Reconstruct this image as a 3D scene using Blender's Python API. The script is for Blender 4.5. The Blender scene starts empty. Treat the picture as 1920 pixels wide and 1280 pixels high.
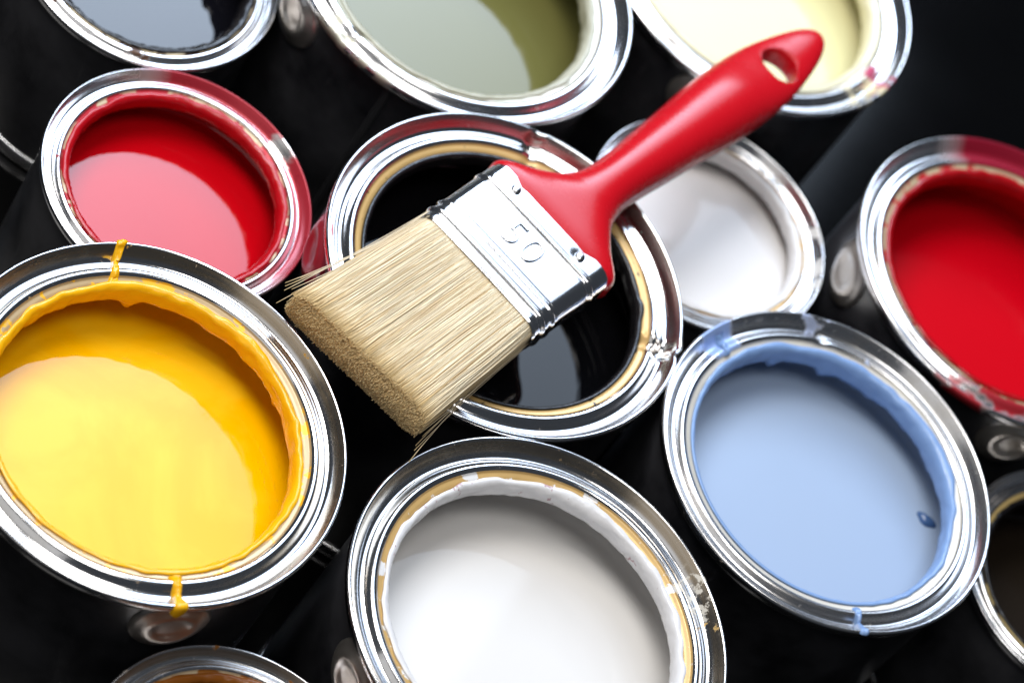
import bpy, bmesh, math, random
import numpy as np
from mathutils import Vector, Matrix, noise

random.seed(7)
rng = np.random.default_rng(7)
SC = bpy.context.scene
COL = SC.collection

# ------------------------------------------------------------------ camera
S = 0.85                                   # camera height above the big cans' rims (m)
PITCH, ROLL, FPX = math.radians(48.69), math.radians(37.6), 5980.0
cam_d = bpy.data.cameras.new('camera')
cam = bpy.data.objects.new('camera', cam_d)
COL.objects.link(cam)
fw = Vector((0, math.cos(PITCH), -math.sin(PITCH)))
r0 = Vector((1, 0, 0))
u0 = r0.cross(fw)
rr = math.cos(ROLL) * r0 + math.sin(ROLL) * u0
uu = -math.sin(ROLL) * r0 + math.cos(ROLL) * u0
m = Matrix((rr, uu, -fw)).transposed().to_4x4()
m.translation = Vector((0, 0, 0.113 + S))
cam.matrix_world = m
cam_d.sensor_width = 36.0
cam_d.lens = FPX / 1920.0 * 36.0
cam_d.clip_start = 0.02
cam_d.clip_end = 50
cam_d.dof.use_dof = True
cam_d.dof.focus_distance = 1.085
cam_d.dof.aperture_fstop = 8.5
SC.camera = cam

# ------------------------------------------------------------------ world, lamps, exposure
w = bpy.data.worlds.new('World')
SC.world = w
w.use_nodes = True
w.node_tree.nodes['Background'].inputs[0].default_value = (0.75, 0.85, 1.0, 1)
w.node_tree.nodes['Background'].inputs[1].default_value = 0.05


def area(name, loc, target, sx, sy, power, col=(1, 1, 1), nodes=None):
    d = bpy.data.lights.new(name, 'AREA')
    d.shape = 'RECTANGLE'
    d.size, d.size_y = sx, sy
    d.energy = power
    d.color = col
    o = bpy.data.objects.new(name, d)
    COL.objects.link(o)
    o.location = loc
    o.rotation_euler = (Vector(target) - Vector(loc)).to_track_quat('-Z', 'Y').to_euler()
    if nodes:
        d.use_nodes = True
        nodes(d.node_tree)
    return o


def hot_centre(nt):
    # a real softbox is brightest near its flash head and fades towards its right-hand cloth edge
    g = nt.nodes.new('ShaderNodeNewGeometry')
    sp = nt.nodes.new('ShaderNodeSeparateXYZ')
    nt.links.new(g.outputs['Parametric'], sp.inputs[0])
    mr = nt.nodes.new('ShaderNodeMapRange')
    mr.interpolation_type = 'SMOOTHSTEP'
    mr.inputs['From Min'].default_value = SB0
    mr.inputs['From Max'].default_value = SB1
    mr.inputs['To Min'].default_value = 1.0
    mr.inputs['To Max'].default_value = SBLO
    nt.links.new(sp.outputs[0], mr.inputs['Value'])
    em = nt.nodes.get('Emission')
    m2 = nt.nodes.new('ShaderNodeMapRange')
    m2.inputs['To Min'].default_value = 2.3
    m2.inputs['To Max'].default_value = 0.32
    nt.links.new(sp.outputs[1], m2.inputs['Value'])
    mu = nt.nodes.new('ShaderNodeMath')
    mu.operation = 'MULTIPLY'
    nt.links.new(mr.outputs[0], mu.inputs[0])
    nt.links.new(m2.outputs[0], mu.inputs[1])
    nt.links.new(mu.outputs[0], em.inputs['Strength'])


SB0, SB1, SBLO = 0.66, 0.05, 0.28
area('softbox_lamp', (-0.34, 1.62, 1.10), (-0.34, 1.38, 0.1), 0.92, 1.22, 27, (0.68, 0.81, 1.0), hot_centre)
area('key_lamp', (-0.74, 0.74, 1.46), (-0.05, 0.78, 0.1), 0.70, 0.70, 18.5, (1.0, 0.97, 0.93))
area('fill_lamp', (-0.60, -0.45, 1.10), (0.0, 0.8, 0.1), 1.4, 1.0, 2.4, (1.0, 0.98, 0.95))

area('overhead_fill', (0.05, 0.35, 1.65), (0.0, 0.78, 0.1), 0.60, 0.60, 8.0, (1.0, 0.98, 0.95))  # added fill from above, evens out the shade inside the cans

SC.view_settings.view_transform = 'Standard'
SC.view_settings.look = 'None'
SC.view_settings.gamma = 1
SC.view_settings.exposure = 0.0
SC.cycles.max_bounces = 8
SC.cycles.caustics_reflective = False
SC.cycles.sample_clamp_indirect = 4.0


# ------------------------------------------------------------------ materials
class N:
    """small helper round a node tree"""
    def __init__(self, name):
        self.m = bpy.data.materials.new(name)
        self.m.use_nodes = True
        self.t = self.m.node_tree
        self.b = self.t.nodes['Principled BSDF']
        self.out = self.t.nodes['Material Output']

    def n(self, kind, **kw):
        x = self.t.nodes.new(kind)
        for k, v in kw.items():
            setattr(x, k, v)
        return x

    def l(self, a, b):
        self.t.links.new(a, b)

    def coord(self):
        return self.n('ShaderNodeTexCoord').outputs['Object']

    def noise(self, scale, detail=3, rough=.55, vec=None, dist=0):
        x = self.n('ShaderNodeTexNoise')
        x.inputs['Scale'].default_value = scale
        x.inputs['Detail'].default_value = detail
        x.inputs['Roughness'].default_value = rough
        x.inputs['Distortion'].default_value = dist
        self.l(vec if vec is not None else self.coord(), x.inputs['Vector'])
        return x.outputs['Fac']

    def ramp(self, fac, stops):
        x = self.n('ShaderNodeValToRGB')
        e = x.color_ramp.elements
        while len(e) < len(stops):
            e.new(0.5)
        for i, (p, c) in enumerate(stops):
            e[i].position = p
            e[i].color = (c, c, c, 1) if not isinstance(c, tuple) else (*c, 1)
        self.l(fac, x.inputs[0])
        return x.outputs[0]

    def math(self, op, a, b=None):
        x = self.n('ShaderNodeMath', operation=op)
        for i, v in enumerate((a, b)):
            if v is None:
                continue
            if isinstance(v, (int, float)):
                x.inputs[i].default_value = v
            else:
                self.l(v, x.inputs[i])
        return x.outputs[0]

    def mix(self, fac, a, b):
        x = self.n('ShaderNodeMix', data_type='RGBA')
        for s, v in ((0, fac), (6, a), (7, b)):
            if isinstance(v, (int, float)):
                x.inputs[s].default_value = v
            elif isinstance(v, tuple):
                x.inputs[s].default_value = (*v, 1)
            else:
                self.l(v, x.inputs[s])
        return x.outputs[2]

    def bump(self, h, strength, dist):
        x = self.n('ShaderNodeBump')
        x.inputs['Strength'].default_value = strength
        x.inputs['Distance'].default_value = dist
        self.l(h, x.inputs['Height'])
        self.l(x.outputs[0], self.b.inputs['Normal'])

    def set(self, **kw):
        names = dict(col='Base Color', metal='Metallic', rough='Roughness', spec='Specular IOR Level',
                     coat='Coat Weight', coatr='Coat Roughness', ior='IOR', sss='Subsurface Weight')
        for k, v in kw.items():
            s = self.b.inputs[names[k]]
            if isinstance(v, tuple):
                s.default_value = (*v, 1)
            elif isinstance(v, (int, float)):
                s.default_value = v
            else:
                self.l(v, s)
        return self


def angle_mask(k, deg, width_deg):
    """1 inside a sector of the can round the can's own axis, soft border"""
    sep = k.n('ShaderNodeSeparateXYZ')
    k.l(k.coord(), sep.inputs[0])
    a = math.radians(deg)
    r = k.math('SQRT', k.math('ADD', k.math('MULTIPLY', sep.outputs[0], sep.outputs[0]),
                              k.math('MULTIPLY', sep.outputs[1], sep.outputs[1])))
    d = k.math('ADD', k.math('MULTIPLY', sep.outputs[0], math.cos(a)), k.math('MULTIPLY', sep.outputs[1], math.sin(a)))
    c = k.math('DIVIDE', d, r)
    h = math.radians(width_deg / 2)
    lo, hi = math.cos(h * 1.15), math.cos(h * 0.85)
    x = k.n('ShaderNodeMapRange')
    x.inputs['From Min'].default_value = lo
    x.inputs['From Max'].default_value = hi
    k.l(c, x.inputs['Value'])
    return x.outputs[0]


def tin_material(name, rough=0.13, stains=(), seed=0.0, wall=None):
    k = N(name)
    mp = k.n('ShaderNodeMapping')
    mp.inputs['Location'].default_value = (seed, seed * 1.7, seed * .3)
    k.l(k.coord(), mp.inputs[0])
    v = mp.outputs[0]
    # circumferential drawing marks: noise of radius only
    sep = k.n('ShaderNodeSeparateXYZ')
    k.l(k.coord(), sep.inputs[0])
    rad = k.math('SQRT', k.math('ADD', k.math('MULTIPLY', sep.outputs[0], sep.outputs[0]),
                                k.math('MULTIPLY', sep.outputs[1], sep.outputs[1])))
    comb = k.n('ShaderNodeCombineXYZ')
    k.l(k.math('MULTIPLY', rad, 60.0), comb.inputs[0])
    k.l(sep.outputs[0], comb.inputs[1])
    k.l(sep.outputs[1], comb.inputs[2])
    streak = k.noise(28, 4, .6, comb.outputs[0])
    dirt = k.ramp(k.noise(300, 3, .7, v), [(.69, 0.0), (.74, 1.0)])
    grime = k.ramp(k.noise(45, 4, .65, v), [(.45, 0.0), (.8, 1.0)])
    col = k.mix(grime, (.86, .86, .88), (.66, .62, .57))
    col = k.mix(k.math('MULTIPLY', dirt, .8), col, (.25, .18, .10))
    met = k.math('SUBTRACT', 1.0, k.math('MULTIPLY', dirt, .6))
    ro = k.math('ADD', k.math('ADD', k.math('MULTIPLY', streak, .10), rough - .05),
                k.math('ADD', k.math('MULTIPLY', grime, .10), k.math('MULTIPLY', dirt, .3)))
    if wall:
        R, wall_refl, wa = wall
        x = k.n('ShaderNodeMapRange', interpolation_type='SMOOTHSTEP')
        x.inputs['From Min'].default_value = .930 * R
        x.inputs['From Max'].default_value = .945 * R
        k.l(rad, x.inputs['Value'])
        y = k.n('ShaderNodeMapRange', interpolation_type='SMOOTHSTEP')
        y.inputs['From Min'].default_value = .982 * R
        y.inputs['From Max'].default_value = .972 * R
        k.l(rad, y.inputs['Value'])
        f = k.math('MULTIPLY', k.math('MULTIPLY', x.outputs[0], y.outputs[0]), k.math("MULTIPLY", k.math('ADD', streak, .55), wa))
        col = k.mix(f, col, wall_refl)  # brown band paints a warm reflection onto the sloped ring wall
        ro = k.math('ADD', ro, k.math('MULTIPLY', f, .12))
    for i, st in enumerate(stains):
        c, deg, wid, amount, nscale = st[:5]
        am = angle_mask(k, deg, wid)
        mp2 = k.n('ShaderNodeMapping')
        mp2.inputs['Location'].default_value = (seed + i * 3.1, 2.0, i)
        k.l(k.coord(), mp2.inputs[0])
        nz = k.ramp(k.noise(nscale, 4, .6, mp2.outputs[0]), [(.68 - amount * .42, 0.0), (.71 - amount * .40, 1.0)])
        f = k.math('MULTIPLY', am, nz)
        if len(st) > 5:
            f = k.math('MULTIPLY', f, k.math('GREATER_THAN', k.math('ADD', rad, k.math('MULTIPLY', k.math('SUBTRACT', streak, .5), .002)), st[5]))
        col = k.mix(f, col, c)
        met = k.math('SUBTRACT', met, k.math('MULTIPLY', f, .75))
        met = k.math('MAXIMUM', met, 0.0)
        ro = k.math('ADD', ro, k.math('MULTIPLY', f, .10))
    k.set(col=col, metal=met, rough=ro)
    k.bump(k.math('ADD', k.noise(900, 2, .5, v), k.math('MULTIPLY', streak, .8)), .03, .0005)
    return k.m


def lip_material(name, col, stain=None, amount=.4, seed=0.0, rough=.32):
    k = N(name)
    mp = k.n('ShaderNodeMapping')
    mp.inputs['Location'].default_value = (seed, seed, seed)
    k.l(k.coord(), mp.inputs[0])
    v = mp.outputs[0]
    c = k.mix(k.noise(60, 3, .6, v), tuple(x * .82 for x in col), tuple(min(1, x * 1.12) for x in col))
    if stain:
        f = k.ramp(k.noise(110, 4, .65, v), [(.66 - amount * .4, 0.0), (.70 - amount * .4, 1.0)])
        c = k.mix(f, c, stain)
    k.set(col=c, metal=.25, rough=rough, spec=.6)
    k.bump(k.noise(400, 2, .5, v), .08, .0005)
    return k.m


def paint_material(name, col, rough=.03, swirl=None, coatless=False, spec=.5):
    k = N(name)
    c = col
    if swirl:
        nz = k.noise(16, 5, .55, None, 2.2)
        f = k.ramp(nz, [(.40, 0.0), (.62, 1.0)])
        c = k.mix(k.math('MULTIPLY', f, .5), col, swirl)
    else:
        f = k.noise(22, 3, .5, None, .8)
        c = k.mix(f, tuple(x * .96 for x in col), tuple(min(1, x * 1.03) for x in col))
    speck = k.ramp(k.noise(700, 2, .5), [(.80, 0.0), (.82, 1.0)])
    c = k.mix(k.math('MULTIPLY', speck, .25), c, tuple(x * .55 for x in col))
    k.set(col=c, rough=rough, spec=spec)
    k.bump(k.noise(9, 3, .5), .05, .002)
    return k.m


def crust_material(name, col, seed=0.0, dirt=None, amount=.0):
    k = N(name)
    mp = k.n('ShaderNodeMapping')
    mp.inputs['Location'].default_value = (seed, seed, 0)
    k.l(k.coord(), mp.inputs[0])
    v = mp.outputs[0]
    c = k.mix(k.noise(90, 4, .6, v), tuple(x * .80 for x in col), col)
    if dirt:
        f = k.ramp(k.noise(170, 4, .7, v), [(.68 - amount * .3, 0.0), (.72 - amount * .3, 1.0)])
        c = k.mix(f, c, dirt)
    k.set(col=c, rough=.22, spec=.5)
    k.bump(k.math('ADD', k.noise(220, 4, .6, v), k.math('MULTIPLY', k.noise(60, 2, .5, v), 2.0)), .30, .0010)
    return k.m


def black_body_material():
    k = N('black_lacquered_tin')
    # fine vertical scuffs, scratches and dust
    mp = k.n('ShaderNodeMapping')
    mp.inputs['Scale'].default_value = (1, 1, .12)
    k.l(k.coord(), mp.inputs[0])
    sc = k.ramp(k.noise(260, 3, .7, mp.outputs[0]), [(.66, 0.0), (.74, 1.0)])
    dust = k.ramp(k.noise(900, 2, .6), [(.72, 0.0), (.78, 1.0)])
    smear_sheen = k.noise(26, 4, .6)
    c = k.mix(k.ramp(smear_sheen, [(.35, 0.0), (.75, 1.0)]), (.006, .006, .008), (.055, .055, .062))  # lighter patches also paint in grey reflections on the can sides
    c = k.mix(k.math('MULTIPLY', sc, .35), c, (.06, .06, .065))
    c = k.mix(k.math('MULTIPLY', dust, .4), c, (.14, .13, .12))
    ro = k.math('ADD', k.math('MULTIPLY', smear_sheen, .22), .22)
    k.set(col=c, rough=k.math('ADD', ro, k.math('MULTIPLY', sc, .2)), ior=1.8)
    k.bump(k.noise(40, 3, .5), .10, .002)
    return k.m


def lacquer_ring(name, col, rough=.3, metal=.3):
    k = N(name)
    c = k.mix(k.noise(80, 4, .6), tuple(x * .75 for x in col), col)
    k.set(col=c, rough=rough, metal=metal)
    return k.m


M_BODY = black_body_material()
M_BASE = tin_material('tin_base_ring', .2, (), 4.0)
M_LUG = lacquer_ring('dull_tin_ear', (.62, .58, .54), .3, .9)
M_SEAM = lacquer_ring('seam_black', (.05, .05, .055), .35, .3)


# ------------------------------------------------------------------ mesh helpers
def mesh_obj(name, verts, faces, mat, parent=None, smooth=True):
    me = bpy.data.meshes.new(name)
    me.from_pydata([tuple(v) for v in verts], [], faces)
    me.update()
    if smooth:
        me.polygons.foreach_set('use_smooth', [True] * len(me.polygons))
    if mat:
        me.materials.append(mat)
    o = bpy.data.objects.new(name, me)
    COL.objects.link(o)
    if parent:
        o.parent = parent
    return o


def lathe(profile, segs=192, disp=None, closed_ring=False):
    """surface of revolution; disp(theta, i) -> (dr, dz) in metres"""
    vs, fs = [], []
    n = len(profile)
    for j in range(segs):
        t = 2 * math.pi * j / segs
        c, s = math.cos(t), math.sin(t)
        for i, (r, z) in enumerate(profile):
            dr, dz = disp(t, i) if disp else (0, 0)
            vs.append(((r + dr) * c, (r + dr) * s, z + dz))
    for j in range(segs):
        k = (j + 1) % segs
        for i in range(n - 1 if not closed_ring else n):
            i2 = (i + 1) % n
            fs.append((j * n + i, j * n + i2, k * n + i2, k * n + i))
    return vs, fs


def spline(pts, sub=4):
    """Catmull-Rom through 2-D points"""
    out = []
    for i in range(len(pts) - 1):
        p0 = pts[max(i - 1, 0)]
        p1, p2 = pts[i], pts[i + 1]
        p3 = pts[min(i + 2, len(pts) - 1)]
        for k in range(sub):
            t = k / sub
            q = []
            for a, b, c, d in zip(p0, p1, p2, p3):
                q.append(.5 * ((2 * b) + (-a + c) * t + (2 * a - 5 * b + 4 * c - d) * t * t + (-a + 3 * b - 3 * c + d) * t ** 3))
            out.append(tuple(q))
    out.append(tuple(pts[-1]))
    return out


def tag(o, label, cat, group=None, kind=None):
    if label:
        o['label'] = label
    if cat:
        o['category'] = cat
    if group:
        o['group'] = group
    if kind:
        o['kind'] = kind
    return o


def nz(*a):
    return noise.noise(Vector(a))


def cyc(t, freq, seed):
    """noise that closes on itself round the circle"""
    return nz(math.cos(t) * freq, math.sin(t) * freq, seed)


# profile of the ring, in units of the can's radius, seam -> opening
RIM = [(.966, -.085), (.985, -.070), (.996, -.045), (1.0, -.020), (.996, -.006), (.988, 0), (.980, -.002), (.972, -.010),
       (.958, -.025), (.944, -.042), (.932, -.056), (.920, -.064), (.906, -.066), (.892, -.061), (.878, -.050), (.866, -.041), (.854, -.036),
       (.841, -.038), (.829, -.047)]
LIP = [(.829, -.047), (.822, -.056), (.812, -.059), (.800, -.062), (.788, -.069), (.780, -.082), (.777, -.10),
       (.777, -.135), (.780, -.152), (.788, -.160), (.797, -.156)]


def scale_prof(p, R, ztop, wid=1.0):
    return [((1 - (1 - r) * wid) * R, ztop + z * R) for r, z in p]


CAN_GROUP = 'open paint cans standing packed together'


def paint_can(label, x, y, ztop, R, paint, lip_col, tin, depth, lugs=(), wid=1.0, crust=None, drips=(),
              notches=(), inner=None, pit=None, seam=None, lip_stain=None, lip_amount=.3, seed=0.0, wave=0.0, lug_mat=None):
    root = bpy.data.objects.new('paint_can', None)
    COL.objects.link(root)
    root.location = (x, y, 0)
    root.empty_display_size = .03
    tag(root, label, 'paint can', CAN_GROUP)
    rb = .963 * R                                   # body radius
    # body
    prof = [(rb * .985, .0055), (rb, .008), (rb, ztop * .5), (rb, ztop - .10 * R), (rb * 1.0, ztop - .075 * R)]
    v, f = lathe(prof, 128)
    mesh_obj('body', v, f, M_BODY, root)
    # bottom with its double seam
    bp = spline([(rb * .955, .004), (rb * .975, .0012), (rb * .995, .0003), (rb * 1.012, .0015), (rb * 1.014, .004), (rb * 1.004, .0062), (rb * .985, .0064)], 3)
    bp = [(0.0005, .004)] + bp
    v, f = lathe(bp, 96)
    mesh_obj('base_ring', v, f, M_BASE, root)

    def disp(t, i, n=1):
        dz = 0.0006 * cyc(t, 1.3, seed) * (R / .07)
        dr = 0.0004 * cyc(t, 1.1, seed + 5)
        for (deg, amp, wd) in notches:
            d = (t - math.radians(deg) + math.pi) % (2 * math.pi) - math.pi
            g = math.exp(-(d / wd) ** 2)
            dz -= amp * g * (1 if i > 30 else .35)
            dr += amp * .6 * g * (d / wd)
        return dr, dz
    rp = spline(scale_prof(RIM, R, ztop, wid), 4)
    v, f = lathe(rp, 256, disp)
    mesh_obj('rim', v, f, tin, root)
    lp = spline(scale_prof(LIP, R, ztop, wid), 4)
    v, f = lathe(lp, 256, lambda t, i: disp(t, 40))
    mesh_obj('lip', v, f, lip_material('lip_lacquer', lip_col, lip_stain, lip_amount, seed), root)
    r_open = 1 - (1 - .777) * wid
    # inside wall, wet with paint
    zp = ztop - .15 * R - depth
    k = N('paint_coated_wall')
    ic = inner or paint['col']
    k.set(col=k.mix(k.noise(50, 4, .6), tuple(a * .65 for a in ic), ic), rough=.25)
    rw = rb * .985
    v, f = lathe([(rw, ztop - .09 * R), (rw, ztop - .2 * R), (rw, zp - .01), (rw, zp - .03)], 96)
    f = [tuple(reversed(q)) for q in f]
    mesh_obj('inner_wall', v, f, k.m, root)
    # paint level
    nr, nt = 40, 144
    vs, fs = [(0, 0, zp)], []
    for i in range(1, nr + 1):
        q = i / nr
        rad = rw * .998 * q
        for j in range(nt):
            t = 2 * math.pi * j / nt
            px, py = rad * math.cos(t), rad * math.sin(t)
            dz = .0016 * max(0, (q - .955) / .045) ** 2
            dz += wave * nz(px * 30 + seed, py * 30, seed)
            vs.append((px, py, zp + dz))
    for j in range(nt):
        fs.append((0, 1 + j, 1 + (j + 1) % nt))
    for i in range(nr - 1):
        for j in range(nt):
            a, b = 1 + i * nt + j, 1 + i * nt + (j + 1) % nt
            fs.append((a, a + nt, b + nt, b))
    po = mesh_obj('paint', vs, fs, paint['mat'], root)
    po['label'] = paint['label']
    if pit:
        px, py, pr, pm = pit
        vv, ff = [], []
        for i in range(7):
            q = i / 6
            for j in range(28):
                t = 2 * math.pi * j / 28
                k2 = 1 + .22 * math.sin(t + .6) + .1 * math.sin(3 * t)
                vv.append((px + pr * q * k2 * math.cos(t), py + pr * .62 * q * k2 * math.sin(t),
                           zp + .0002 + .0017 * (1 - q ** 2) ** .7 + .0002 * (1 - q)))
        for i in range(6):
            for j in range(28):
                a, b = i * 28 + j, i * 28 + (j + 1) % 28
                ff.append((a, a + 28, b + 28, b))
        mesh_obj('paint_lump', vv, ff, pm, po)
    # dried paint that hangs on the inside of the lip
    if crust:
        path = scale_prof([(.815, -.0535), (.803, -.056), (.790, -.0615), (.776, -.075), (.770, -.095), (.770, -.135)], R, ztop, wid)
        nseg = 300
        vs, fs = [], []
        cover, hang, rough, ragged = crust['cover'], crust['hang'], crust.get('rough', 1.0), crust.get('ragged', 1.0)
        npt = 11
        for j in range(nseg):
            t = 2 * math.pi * j / nseg
            c0 = cover + crust.get('swing', 0) * math.cos(t - math.radians(70)) + .55 * cyc(t, 2.2, seed + 9) + .35 * cyc(t, 9, seed + 3)
            s0 = min(max(2.2 - 3.0 * c0, 0), 2.6) if True else 0
            low = hang * (.55 + .5 * cyc(t, 1.6, seed + 2) + ragged * (.30 * cyc(t, 5, seed + 4) + .14 * cyc(t, 15, seed)))
            for (deg, amp, wd) in crust.get('drops', ()):
                d = (t - math.radians(deg) + math.pi) % (2 * math.pi) - math.pi
                low += amp * math.exp(-(d / wd) ** 2)
            low = max(low, .0005)
            for i in range(npt):
                s = s0 + (5 - s0) * min(i / (npt - 3), 1)
                k0 = min(int(s), 4)
                fr = s - k0
                r = path[k0][0] * (1 - fr) + path[k0 + 1][0] * fr
                z = path[k0][1] * (1 - fr) + path[k0 + 1][1] * fr
                if i > npt - 3:
                    z -= low * (i - (npt - 3)) / 2
                th = rough * .0007 * (nz(math.cos(t) * 9, math.sin(t) * 9, i * .25 + seed) + .6 * nz(math.cos(t) * 26, math.sin(t) * 26, i * .5 + seed) + .4) * min(i, 3) / 3
                r -= max(th, 0) + (.0004 if i else -.0003)
                if i == npt - 1:
                    r += .0010
                vs.append((r * math.cos(t), r * math.sin(t), z))
        for j in range(nseg):
            kx = (j + 1) % nseg
            for i in range(npt - 1):
                fs.append((j * npt + i, j * npt + i + 1, kx * npt + i + 1, kx * npt + i))
        co = mesh_obj('dried_paint', vs, fs, crust['mat'], root)
        sm = co.modifiers.new('thick', 'SOLIDIFY')
        sm.thickness = .0006
        sm.offset = -1
    # runs of paint across the ring
    full = spline(scale_prof(RIM[1:] + LIP[1:8], R, ztop, wid), 5)
    L = len(full)
    for dr_ in drips:
        deg, s_a, s_b, wd, wander, dm = dr_
        i0, i1 = int(s_a * (L - 1)), int(s_b * (L - 1))
        vs, fs = [], []
        nx = 9
        for i in range(i0, i1 + 1):
            u = (i - i0) / max(i1 - i0, 1)
            pr, pz = full[i]
            a, b = full[max(i - 1, 0)], full[min(i + 1, L - 1)]
            tx, tz = b[0] - a[0], b[1] - a[1]
            ln = math.hypot(tx, tz) or 1
            nxr, nzr = tz / ln, -tx / ln
            if nzr < 0 and i > 8:
                pass
            # the outward normal of the ring (profile runs from outside to inside)
            nrm = (tz / ln, -tx / ln)
            tc = math.radians(deg) + wander * (u - .5) / R + .0006 / R * nz(u * 3, seed, 3.3)
            hw = wd * (.55 + .25 * nz(u * 3, seed, deg) + .35 * abs(2 * u - 1) ** 2)
            for q in range(nx):
                e = q / (nx - 1) * 2 - 1
                hgt = .00018 + .0011 * max(0, 1 - e * e) ** .6 * (.7 + .6 * nz(u * 7, e * 2, seed))
                hgt += .35 * max(0, ztop - pz - .001) * max(0, 1 - e * e) if i < .6 * L else 0
                if abs(e) > .99:
                    hgt = -.0002
                t = tc + e * hw / R
                r = pr + nrm[0] * hgt
                z = pz + nrm[1] * hgt
                ddr, ddz = disp(t, i)
                vs.append(((r + ddr) * math.cos(t), (r + ddr) * math.sin(t), z + ddz))
        for i in range(i1 - i0):
            for q in range(nx - 1):
                a = i * nx + q
                fs.append((a, a + 1, a + nx + 1, a + nx))
        mesh_obj('paint_drip', vs, fs, dm, root)
    # pressed ears for the handle
    for (deg, rl, zc) in lugs:
        lug(root, math.radians(deg), rb, ztop + zc, rl * .9, lug_mat or M_LUG)
    if seam is not None:
        a = math.radians(seam)
        vs, fs = [], []
        for zz in (.008, ztop - .09 * R):
            for q in (-1, -.6, .6, 1):
                t = a + q * .0016 / rb
                r = rb + (.0006 if abs(q) < .9 else -.0001)
                vs.append((r * math.cos(t), r * math.sin(t), zz))
        for q in range(3):
            fs.append((q, q + 1, q + 5, q + 4))
        mesh_obj('side_seam', vs, fs, M_SEAM, root, smooth=False)
    return root


def lug(root, a, rb, z, rl, mat):
    """round pressed ear: flange, raised collar, dished middle"""
    prof = spline([(1.0, -.03), (.97, .06), (.90, .11), (.80, .14), (.68, .19), (.56, .21), (.45, .18), (.34, .13), (.2, .11), (.01, .105)], 3)
    vs, fs = [], []
    n, seg = len(prof), 40
    ca, sa = math.cos(a), math.sin(a)
    for j in range(seg):
        t = 2 * math.pi * j / seg
        for (r, h) in prof:
            ty, tz = rl * r * math.cos(t), rl * r * math.sin(t)
            # wrap round the body
            th = a + ty / rb
            rr_ = rb + h * rl
            vs.append((rr_ * math.cos(th), rr_ * math.sin(th), z + tz))
    for j in range(seg):
        k = (j + 1) % seg
        for i in range(n - 1):
            fs.append((j * n + i, j * n + i + 1, k * n + i + 1, k * n + i))
    return mesh_obj('lug', vs, fs, mat, root)


# ------------------------------------------------------------------ the table under the cans
k = N('black_glossy_board')
k.set(col=k.mix(k.noise(9, 4, .6), (.0008, .0008, .0009), (.0018, .0018, .002)), rough=k.math('ADD', k.math('MULTIPLY', k.noise(14, 3, .6), .10), .06), spec=.22)
tb = mesh_obj('tabletop', [(-1.6, -.4, 0), (1.6, -.4, 0), (1.6, 2.2, 0), (-1.6, 2.2, 0), (-1.6, -.4, -.03), (1.6, -.4, -.03), (1.6, 2.2, -.03), (-1.6, 2.2, -.03)],
              [(0, 1, 2, 3), (7, 6, 5, 4), (0, 4, 5, 1), (1, 5, 6, 2), (2, 6, 7, 3), (3, 7, 4, 0)], k.m, smooth=False)
tag(tb, 'black glossy board under the paint cans', None, kind='structure')


# ------------------------------------------------------------------ the cans
def paint(name, col, label, **kw):
    return dict(col=col, mat=paint_material(name, col, **kw), label=label)


GOLD = (.62, .40, .15)
TAN = (.62, .50, .32)
BEIGE = (.72, .68, .60)
YEL = (.97, .49, .0)
RED = (.50, .0015, .006)
BLU = (.34, .435, .595)
WHT = (.72, .705, .69)

yel_c = crust_material('dried_yellow_paint', (.98, .50, .005), 1.0)
red_c = crust_material('dried_red_paint', (.48, .004, .01), 2.0)
red_c2 = crust_material('dried_dark_red_paint', (.40, .004, .008), 2.6)
blu_c = crust_material('dried_blue_paint', (.23, .37, .66), 3.0)
wht_c = crust_material('dried_white_paint', (.80, .79, .80), 4.0, (.45, .30, .32), .18)
blk_c = crust_material('dried_black_paint', (.010, .009, .010), 5.0)
brn_c = crust_material('dried_brown_paint', (.28, .085, .008), 6.0)
olv_c = crust_material('dried_olive_paint', (.50, .49, .38), 7.0)
crm_c = crust_material('dried_cream_paint', (.86, .80, .56), 8.0)
blu_dark = crust_material('blue_lump', (.06, .13, .30), 9.0)

paint_can('open can of bright yellow paint with yellow drips across its rim', -.0789, .6236, .1130, .0701,
          paint('yellow_paint', YEL, 'glossy yellow paint', swirl=(1.0, .61, .02)), (.50, .36, .19),
          tin_material('tin_yellow_can', .12, [((.55, .30, .05), 150, 190, .02, 200), ((.85, .42, .01), -95, 80, .0, 160)], 1.0, (.0701, (.52, .42, .30), .9)),
          .016, lugs=[(-46, .0155, -.0155)], crust=dict(mat=yel_c, cover=.10, hang=.0044, ragged=.8, rough=.9, drops=((128, .004, .05), (60, .002, .03))),
          drips=[(134, .05, .86, .0030, .006, yel_c), (-47, .04, .80, .0034, .002, yel_c)], seed=1.3, wave=.00012, lip_stain=(.9, .48, .02), lip_amount=.25)

paint_can('open can of white paint at the bottom edge, gold lacquered lip', .0643, .6576, .1130, .0703,
          paint('white_paint', WHT, 'glossy white paint'), GOLD,
          tin_material('tin_white_can', .11, [((.74, .70, .62), 50, 22, .34, 170), ((.62, .40, .14), 47, 20, .12, 260), ((.30, .20, .10), 110, 120, .0, 200)], 2.0, (.0703, (.50, .42, .32), .9)),
          .018, lugs=[(-124, .0155, -.0155)], crust=dict(mat=wht_c, cover=.05, hang=.0032, ragged=.5, rough=.8), seed=2.1, lip_stain=(.85, .84, .84), lip_amount=.20)

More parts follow.
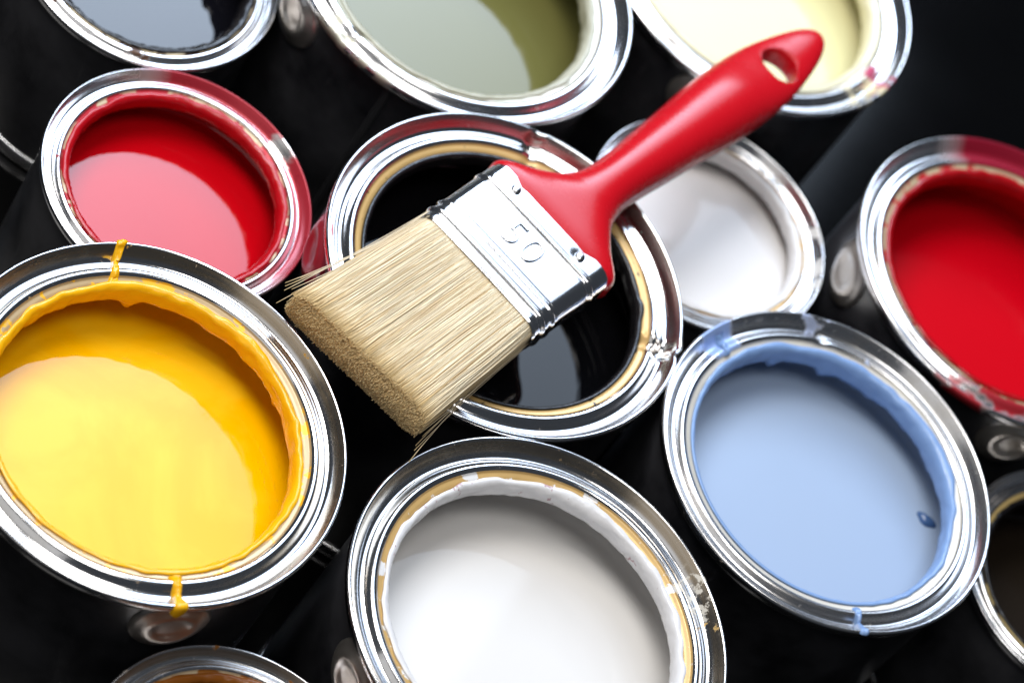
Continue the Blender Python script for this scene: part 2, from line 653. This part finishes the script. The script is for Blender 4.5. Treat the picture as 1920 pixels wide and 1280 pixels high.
paint_can('open can of light blue paint with a dark lump near its edge', .1197, .7928, .1130, .0677,
          paint('blue_paint', BLU, 'satin light blue paint', rough=.34), BEIGE,
          tin_material('tin_blue_can', .20, [((.35, .48, .80), 162, 14, .8, 130), ((.50, .58, .80), 110, 60, .18, 70)], 3.0),
          .015, wid=.93, crust=dict(mat=blu_c, cover=-.05, swing=.45, hang=.0058, ragged=1.0, rough=.6, drops=((135, .004, .05), (112, .003, .06))),
          drips=[(-51, .12, .80, .0022, .001, blu_c), (162, .30, .72, .0028, .002, blu_c)], notches=[(119, .0008, .05)], pit=(.0445, .0315, .0042, blu_dark), seed=3.7)

paint_can('open can of black paint under the brush, gold lip, dented rim', -.0162, .7728, .1130, .0703,
          paint('black_paint', (.004, .004, .005), 'glossy black paint', rough=.02), GOLD,
          tin_material('tin_black_can', .10, [], 4.0, (.0703, (.55, .50, .46), .8)),
          .021, lugs=[(-150, .0155, -.0155)], crust=dict(mat=blk_c, cover=-.35, hang=.0016, ragged=.7, rough=.5), notches=[(17, .0034, .045), (110, .0018, .03)],
          seed=4.4, lip_stain=(.02, .015, .01), lip_amount=.12,
          lug_mat=tin_material('tin_red_reflection', .2, [((.35, .03, .05), -150, 60, .55, 40)], 4.5))  # red on this ear is the neighbouring red can's reflection, painted in

paint_can('small open can of glossy red paint with red smeared rim', -.1291, .7339, .0850, .0513,
          paint('red_paint', RED, 'glossy red paint', rough=.025), TAN,
          tin_material('tin_red_can', .17, [((.42, .025, .04), 62, 150, .80, 30, .0472), ((.30, .02, .02), 170, 200, .04, 200)], 5.0),
          .013, wid=.92, crust=dict(mat=red_c, cover=.34, hang=.0022, ragged=.5, rough=.5), seed=5.2, lip_stain=(.45, .01, .02), lip_amount=.45)

paint_can('small open can of black paint in the far left corner', -.1950, .8130, .0850, .0515,
          paint('black_paint_corner', (.004, .004, .006), 'glossy black paint'), TAN,
          tin_material('tin_corner_can', .18, [((.10, .05, .03), -100, 120, .12, 120)], 6.0),
          .014, wid=.95, crust=dict(mat=blk_c, cover=.40, hang=.0025, ragged=1.4, rough=1.7), seed=6.6, lip_stain=(.05, .02, .01), lip_amount=.40)

paint_can('open can of olive green paint at the top edge', -.1005, .8866, .1080, .0712,
          paint('olive_paint', (.14, .135, .042), 'glossy olive green paint'), BEIGE,
          tin_material('tin_olive_can', .16, [((.60, .58, .48), -100, 30, .45, 70)], 7.0),
          .022, lugs=[(-125, .0155, -.0155)], crust=dict(mat=olv_c, cover=.25, hang=.0035, rough=.8), notches=[(-105, .001, .03)], seam=-84, seed=7.1, lip_stain=(.6, .6, .5), lip_amount=.4)

paint_can('open can of pale cream paint beneath the brush handle tip', -.0110, .9952, .1045, .0702,
          paint('cream_paint', (.74, .69, .38), 'pale cream paint'), BEIGE,
          tin_material('tin_cream_can', .17, [((.80, .70, .45), -14, 18, .6, 80), ((.5, .05, .12), -4, 7, .45, 150)], 8.0),
          .014, lugs=[(-80, .0155, -.0155)], crust=dict(mat=crm_c, cover=.6, hang=.004, rough=.7), seam=-60, seed=8.8)

paint_can('small open can of white paint behind the red brush handle', .0330, .8826, .0850, .0508,
          paint('white_paint_small', (.84, .82, .81), 'white paint', rough=.10), GOLD,
          tin_material('tin_small_white_can', .2, [((.75, .73, .70), 60, 160, .35, 50)], 9.0),
          .006, wid=.95, crust=dict(mat=crust_material('dried_offwhite_paint', (.80, .78, .77), 9.5), cover=.45, hang=.003, rough=.7), seed=9.3, wave=.0003)

paint_can('large open can of red paint at the right edge', .1420, .9335, .1130, .0690,
          paint('deep_red_paint', (.54, .0012, .008), 'satin red paint', rough=.14), TAN,
          tin_material('tin_right_red_can', .2, [((.30, .01, .03), 95, 90, .85, 22), ((.38, .02, .03), -85, 60, .50, 22)], 10.0),
          .023, lugs=[(-145, .0155, -.0155), (-60, .0155, -.0155)], crust=dict(mat=red_c2, cover=.15, hang=.002, rough=.7), seed=10.7, lip_stain=(.55, .03, .03), lip_amount=.35)

paint_can('small open can of brown paint in front of the yellow can', .0150, .5480, .0850, .0508,
          paint('brown_paint', (.10, .025, .004), 'dark brown paint'), TAN,
          tin_material('tin_brown_can', .2, [((.28, .11, .02), 110, 70, .15, 120)], 11.0, (.0508, (.40, .32, .25), .9)),
          .025, wid=.95, crust=dict(mat=brn_c, cover=.45, hang=.003, rough=1.0), seed=11.4, lip_stain=(.35, .12, .01), lip_amount=.4)

paint_can('small open can of dark brown stain at the lower right edge', .2294, .8510, .0850, .0512,
          paint('dark_stain', (.018, .013, .009), 'dark brown wood stain', rough=.2), (.55, .40, .16),
          tin_material('tin_stain_can', .2, (), 12.0), .026, wid=.95, crust=dict(mat=blk_c, cover=-.2, hang=.002, rough=.7), seed=12.2, lip_stain=(.04, .03, .02), lip_amount=.3)

# ------------------------------------------------------------------ the brush
ORI = Vector((-.0146, .7907, .1225))             # ferrule's handle end, on the axis
AX = math.radians(77.6)
brush = bpy.data.objects.new('paintbrush', None)
COL.objects.link(brush)
brush.location = ORI
brush.rotation_euler = (0, 0, AX - math.pi / 2)   # local y runs along the handle, x across, z up
brush.empty_display_size = .03
tag(brush, 'flat paintbrush with red plastic handle lying across the cans', 'paintbrush')

# ferrule
k = N('polished_ferrule')
mp = k.n('ShaderNodeMapping')
mp.inputs['Scale'].default_value = (1, .06, 1)
k.l(k.coord(), mp.inputs[0])
br = k.noise(900, 3, .6, mp.outputs[0])
k.set(col=k.mix(k.noise(70, 3, .6), (.88, .88, .90), (.80, .80, .82)), metal=1.0,
      rough=k.math('ADD', k.math('MULTIPLY', br, .10), .10))
k.bump(k.math('ADD', k.noise(80, 2, .5), k.math('MULTIPLY', br, .25)), .10, .0005)
M_FER = k.m


def rrect(hw, hh, rc, n=10):
    """rounded rectangle outline, counter-clockwise, evenly split flats"""
    pts = []
    for cx, cy, a0 in ((hw - rc, hh - rc, 0), (-(hw - rc), hh - rc, 90), (-(hw - rc), -(hh - rc), 180), (hw - rc, -(hh - rc), 270)):
        for i in range(n + 1):
            a = math.radians(a0 + 90 * i / n)
            pts.append((cx + rc * math.cos(a), cy + rc * math.sin(a)))
        if a0 in (0, 180):
            nx_, ny_ = (-(hw - rc), hh) if a0 == 0 else (hw - rc, -hh)
            sx, sy = pts[-1]
            for i in range(1, 24):
                pts.append((sx + (nx_ - sx) * i / 24, sy + (ny_ - sy) * i / 24))
        else:
            nx_, ny_ = (-hw, -(hh - rc)) if a0 == 90 else (hw, hh - rc)
            sx, sy = pts[-1]
            for i in range(1, 4):
                pts.append((sx + (nx_ - sx) * i / 4, sy + (ny_ - sy) * i / 4))
    return pts


def bead(t, c, wdt, amp):
    d = (t - c) / wdt
    return amp * math.exp(-d * d)


vs, fs = [], []
stations = np.concatenate([np.linspace(-.0430, 0, 173)])
ring_n = None
for t in stations:
    off = bead(t, -.0100, .0008, .0005) - bead(t, -.0086, .0007, .0003) - bead(t, -.0114, .0007, .0003)
    off += bead(t, -.0318, .0008, .0005) - bead(t, -.0304, .0007, .0003)
    off += bead(t, -.0375, .0009, .0006) - bead(t, -.0389, .0007, .0003) - bead(t, -.0361, .0007, .0003)
    if t < -.0422:
        off -= (-.0422 - t) * .5
    hw = .0300 + (t + .043) * .012 + off
    hh = .0085 + off
    sec = rrect(hw, hh, .0064)
    ring_n = len(sec)
    for (px, pz) in sec:
        crown = .0004 * (1 - (px / hw) ** 2) * (1 if pz > 0 else -1) if abs(pz) > .003 else 0
        dent = 0
        if pz > 0:
            for wx in (-.0168, .0168):
                d2 = ((px - wx) ** 2 + (t + .0045) ** 2) / .0026 ** 2
                dent -= .0006 * math.exp(-d2)
        vs.append((px, t, pz + crown + dent))
ns = len(stations)
for i in range(ns - 1):
    for j in range(ring_n):
        j2 = (j + 1) % ring_n
        fs.append((i * ring_n + j, i * ring_n + j2, (i + 1) * ring_n + j2, (i + 1) * ring_n + j))
ferrule = mesh_obj('ferrule', vs, [tuple(reversed(f)) for f in fs], M_FER, brush)
ferrule['label'] = 'polished metal ferrule stamped 50'

# rivets
rp = spline([(.0019, -.0004), (.0020, .0003), (.0017, .0009), (.0010, .0013), (.00002, .0014)], 3)
for wx in (-.0168, .0168):
    v, f = lathe(rp, 24)
    v = [(a + wx, b - .0045, c + .0084) for a, b, c in v]
    mesh_obj('rivet', v, [tuple(reversed(q)) for q in f], M_FER, ferrule)

# stamped size
for ch, wx in (('5', -.0040), ('0', .0052)):
    cu = bpy.data.curves.new('size_stamp', 'FONT')
    cu.body = ch
    cu.size = .0175
    cu.align_x = 'CENTER'
    cu.align_y = 'CENTER'
    cu.extrude = .00015
    cu.bevel_depth = .00048
    cu.bevel_resolution = 3
    cu.offset = -.0006
    tmp = bpy.data.objects.new('tmp', cu)
    COL.objects.link(tmp)
    bpy.context.view_layer.update()
    me = bpy.data.meshes.new_from_object(tmp.evaluated_get(bpy.context.evaluated_depsgraph_get()))
    bpy.data.objects.remove(tmp)
    me.materials.clear()
    me.materials.append(M_FER)
    me.polygons.foreach_set('use_smooth', [True] * len(me.polygons))
    o = bpy.data.objects.new('stamped_digit', me)
    COL.objects.link(o)
    o.parent = ferrule
    o.location = (wx, -.0205, .00888)

# handle: swept superellipse with a hanging hole
ST = [(-.004, .0290, .0082), (.0000, .0312, .0094), (.0030, .0312, .0098), (.0060, .0290, .0098), (.0110, .0232, .0097), (.0160, .0186, .0097), (.0220, .0142, .0097),
      (.0290, .0113, .0098), (.0370, .0103, .0101), (.0480, .0105, .0105), (.0620, .0115, .0110), (.0800, .0127, .0114), (.0980, .0142, .0116),
      (.1130, .0148, .0110), (.1280, .0147, .0080), (.1420, .0134, .0054), (.1550, .0108, .0046), (.1650, .0080, .0043), (.1710, .0052, .0034), (.1735, .0026, .0020), (.1742, .0003, .0003)]
dense = spline(ST, 8)
NS = 72
vs, fs = [], []
for (t, hw, hh) in dense:
    e = 2.0 + 1.6 * max(0.0, 1 - max(t, 0) / .022)
    for j in range(NS):
        a = 2 * math.pi * j / NS
        c, s = math.cos(a), math.sin(a)
        px = hw * math.copysign(abs(c) ** (2 / e), c)
        pz = hh * math.copysign(abs(s) ** (2 / e), s)
        vs.append((px, t, pz + .0042 * (max(t, 0) / .17) ** 1.5))
nd = len(dense)
for i in range(nd - 1):
    for j in range(NS):
        j2 = (j + 1) % NS
        fs.append((i * NS + j, (i + 1) * NS + j, (i + 1) * NS + j2, i * NS + j2))
fs.append(tuple(range(NS)))
fs.append(tuple(reversed(range((nd - 1) * NS, nd * NS))))
k = N('red_plastic')
k.set(col=(.52, .004, .011), rough=k.math('ADD', k.math('MULTIPLY', k.noise(120, 3, .6), .08), .23), spec=.5)
k.bump(k.noise(1500, 2, .5), .04, .0003)
M_RED = k.m
handle = mesh_obj('handle', vs, fs, M_RED, brush)
cut_prof = [(0.00001, -.03), (.0120, -.03), (.0084, -.0066), (.0073, -.0050), (.0067, -.0030), (.0065, 0), (.0067, .0030), (.0073, .0050), (.0084, .0066), (.0120, .03), (.00001, .03)]
v, f = lathe(spline(cut_prof[1:-1], 4), 64)
npf = len(spline(cut_prof[1:-1], 4))
f.append(tuple(j * npf for j in range(63, -1, -1)))
f.append(tuple(j * npf + npf - 1 for j in range(64)))
v = [(a * 1.22 + .0012, b * 1.04 + .1425, c + .0032) for a, b, c in v]
cutter = mesh_obj('cutter', v, f, M_RED)
bmx = bmesh.new(); bmx.from_mesh(cutter.data); bmesh.ops.recalc_face_normals(bmx, faces=bmx.faces); bmx.to_mesh(cutter.data); bmx.free()
bmx = bmesh.new(); bmx.from_mesh(handle.data); bmesh.ops.recalc_face_normals(bmx, faces=bmx.faces); bmx.to_mesh(handle.data); bmx.free()
cutter.parent = brush
md = handle.modifiers.new('hole', 'BOOLEAN')
md.object = cutter
md.operation = 'DIFFERENCE'
md.solver = 'EXACT'
bpy.context.view_layer.update()
me = bpy.data.meshes.new_from_object(handle.evaluated_get(bpy.context.evaluated_depsgraph_get()))
handle.modifiers.clear()
handle.data = me
me.name = 'handle'
me.polygons.foreach_set('use_smooth', [True] * len(me.polygons))
bpy.data.objects.remove(cutter)
handle['label'] = 'red plastic handle with hanging hole'

# bristles
k = N('bristle_filaments')
at = k.n('ShaderNodeAttribute', attribute_name='strand')
k.set(col=at.outputs['Color'], rough=.42, spec=.4)
M_BR = k.m


def strands(n, xs, zs, ends, rad, shades, bend=None):
    """n filaments from inside the ferrule to their tips as three-sided prisms"""
    seg = np.array([0.0, .22, .45, .7, .9, 1.0])
    ns_ = len(seg)
    V = np.zeros((n, ns_, 3, 3))
    jit = rng.normal(0, 1, (n, 2, 2))
    for i, u in enumerate(seg):
        t = -.0405 + (ends + .0405) * u
        fan = 1 + (.075) * u
        x = xs * fan + jit[:, 0, 0] * .00035 * math.sin(u * 3.1) + jit[:, 0, 1] * .0006 * u ** 2
        z = zs * (1 - .06 * u) + jit[:, 1, 0] * .00028 * math.sin(u * 3.1) + jit[:, 1, 1] * .00035 * u ** 2
        if bend is not None:
            x = x + bend[0] * u ** 2
            z = z + bend[1] * u ** 2
        r = rad * (1 - .25 * u ** 3)
        for q in range(3):
            a = 2 * math.pi * q / 3 + .5
            V[:, i, q, 0] = x + r * math.cos(a)
            V[:, i, q, 1] = t
            V[:, i, q, 2] = z + r * math.sin(a)
    per = ns_ * 3
    F = []
    for i in range(ns_ - 1):
        for q in range(3):
            q2 = (q + 1) % 3
            F.append((i * 3 + q, i * 3 + q2, (i + 1) * 3 + q2, (i + 1) * 3 + q))
    quad = np.array(F)
    quads = (np.arange(n)[:, None, None] * per + quad[None]).reshape(-1, 4)
    caps = np.arange(n)[:, None] * per + np.array([(ns_ - 1) * 3, (ns_ - 1) * 3 + 1, (ns_ - 1) * 3 + 2])[None]
    me = bpy.data.meshes.new('bristles')
    nv = n * per
    me.vertices.add(nv)
    me.vertices.foreach_set('co', V.reshape(-1))
    loops = np.concatenate([quads.reshape(-1), caps.reshape(-1)])
    me.loops.add(len(loops))
    me.loops.foreach_set('vertex_index', loops.astype(np.int32))
    tot = np.concatenate([np.full(len(quads), 4), np.full(len(caps), 3)])
    st = np.concatenate([[0], np.cumsum(tot)[:-1]])
    me.polygons.add(len(tot))
    me.polygons.foreach_set('loop_start', st.astype(np.int32))
    me.polygons.foreach_set('loop_total', tot.astype(np.int32))
    me.update(calc_edges=True)
    ca = me.color_attributes.new('strand', 'FLOAT_COLOR', 'POINT')
    col = np.ones((n, ns_, 3, 4))
    for i, u in enumerate(seg):
        tipc = max(0, (u - .85) / .15)
        base = shades * (1 - .75 * tipc) + np.array([.82, .60, .28]) * .75 * tipc  # browner tips put part of the end face's shade into the colour
        col[:, i, :, :3] = base[:, None, :]
    ca.data.foreach_set('color', col.reshape(-1))
    me.materials.append(M_BR)
    me.validate()
    return me


def shades_for(n):
    u = rng.random(n)[:, None]
    a, b, c = np.array([.80, .69, .49]), np.array([.68, .53, .32]), np.array([.50, .34, .16])
    s = a * (u < .62) + b * ((u >= .62) & (u < .97)) + c * (u >= .97)
    return s * (.97 + .18 * rng.random((n, 1)))


def end_at(xs, zs, n, jitter=.0004):
    e = -.1068 + xs / .028 * .0022
    e = e + .0016 * (np.abs(zs) / .0078) ** 2 
    return e + rng.normal(0, jitter, n)


nb = 23000
xs = rng.uniform(-1, 1, nb)
zs = rng.uniform(-1, 1, nb)
shell = rng.random(nb) < .38
zs[shell] = np.sign(zs[shell]) * (1 - .10 * rng.random(shell.sum()))
xs, zs = xs * .0285, zs * .0077
cor = np.abs(xs) > .0225
zs[cor] *= np.sqrt(np.clip(1 - ((np.abs(xs[cor]) - .0225) / .0064) ** 2 * .8, .05, 1))
me = strands(nb, xs, zs, end_at(xs, zs, nb), .00018, shades_for(nb))
bo = bpy.data.objects.new('bristles', me)
COL.objects.link(bo)
bo.parent = brush
tag(bo, 'pale tan bristles, tips tinted for the shaded cut ends', None, kind='stuff')

# stray bristles that stand off the bundle
stray = [(-.0292, .0055, -.1120, -.0030, .0010), (-.0290, .0035, -.1090, -.0042, .0016), (-.0288, .0065, -.1080, -.0024, .0022), (-.0294, .0020, -.1065, -.0050, .0005),
         (-.0285, .0070, -.1055, -.0036, .0028), (-.0292, .0000, -.1130, -.0012, .0000), (-.0270, .0074, -.1105, -.0030, .0012),
         (.0288, -.0040, -.1130, .0062, -.0030), (.0290, -.0060, -.1060, .0030, -.0025), (.0287, -.0066, -.1045, .0022, -.0018), (.0291, -.0020, -.1035, .0018, -.0006)]
for (sx, sz, en, bx_, bz_) in stray:
    one = strands(1, np.array([sx]), np.array([sz]), np.array([en]), .00017, np.array([[.72, .60, .42]]), (bx_, bz_))
    o = bpy.data.objects.new('bristle', one)
    COL.objects.link(o)
    o.parent = brush
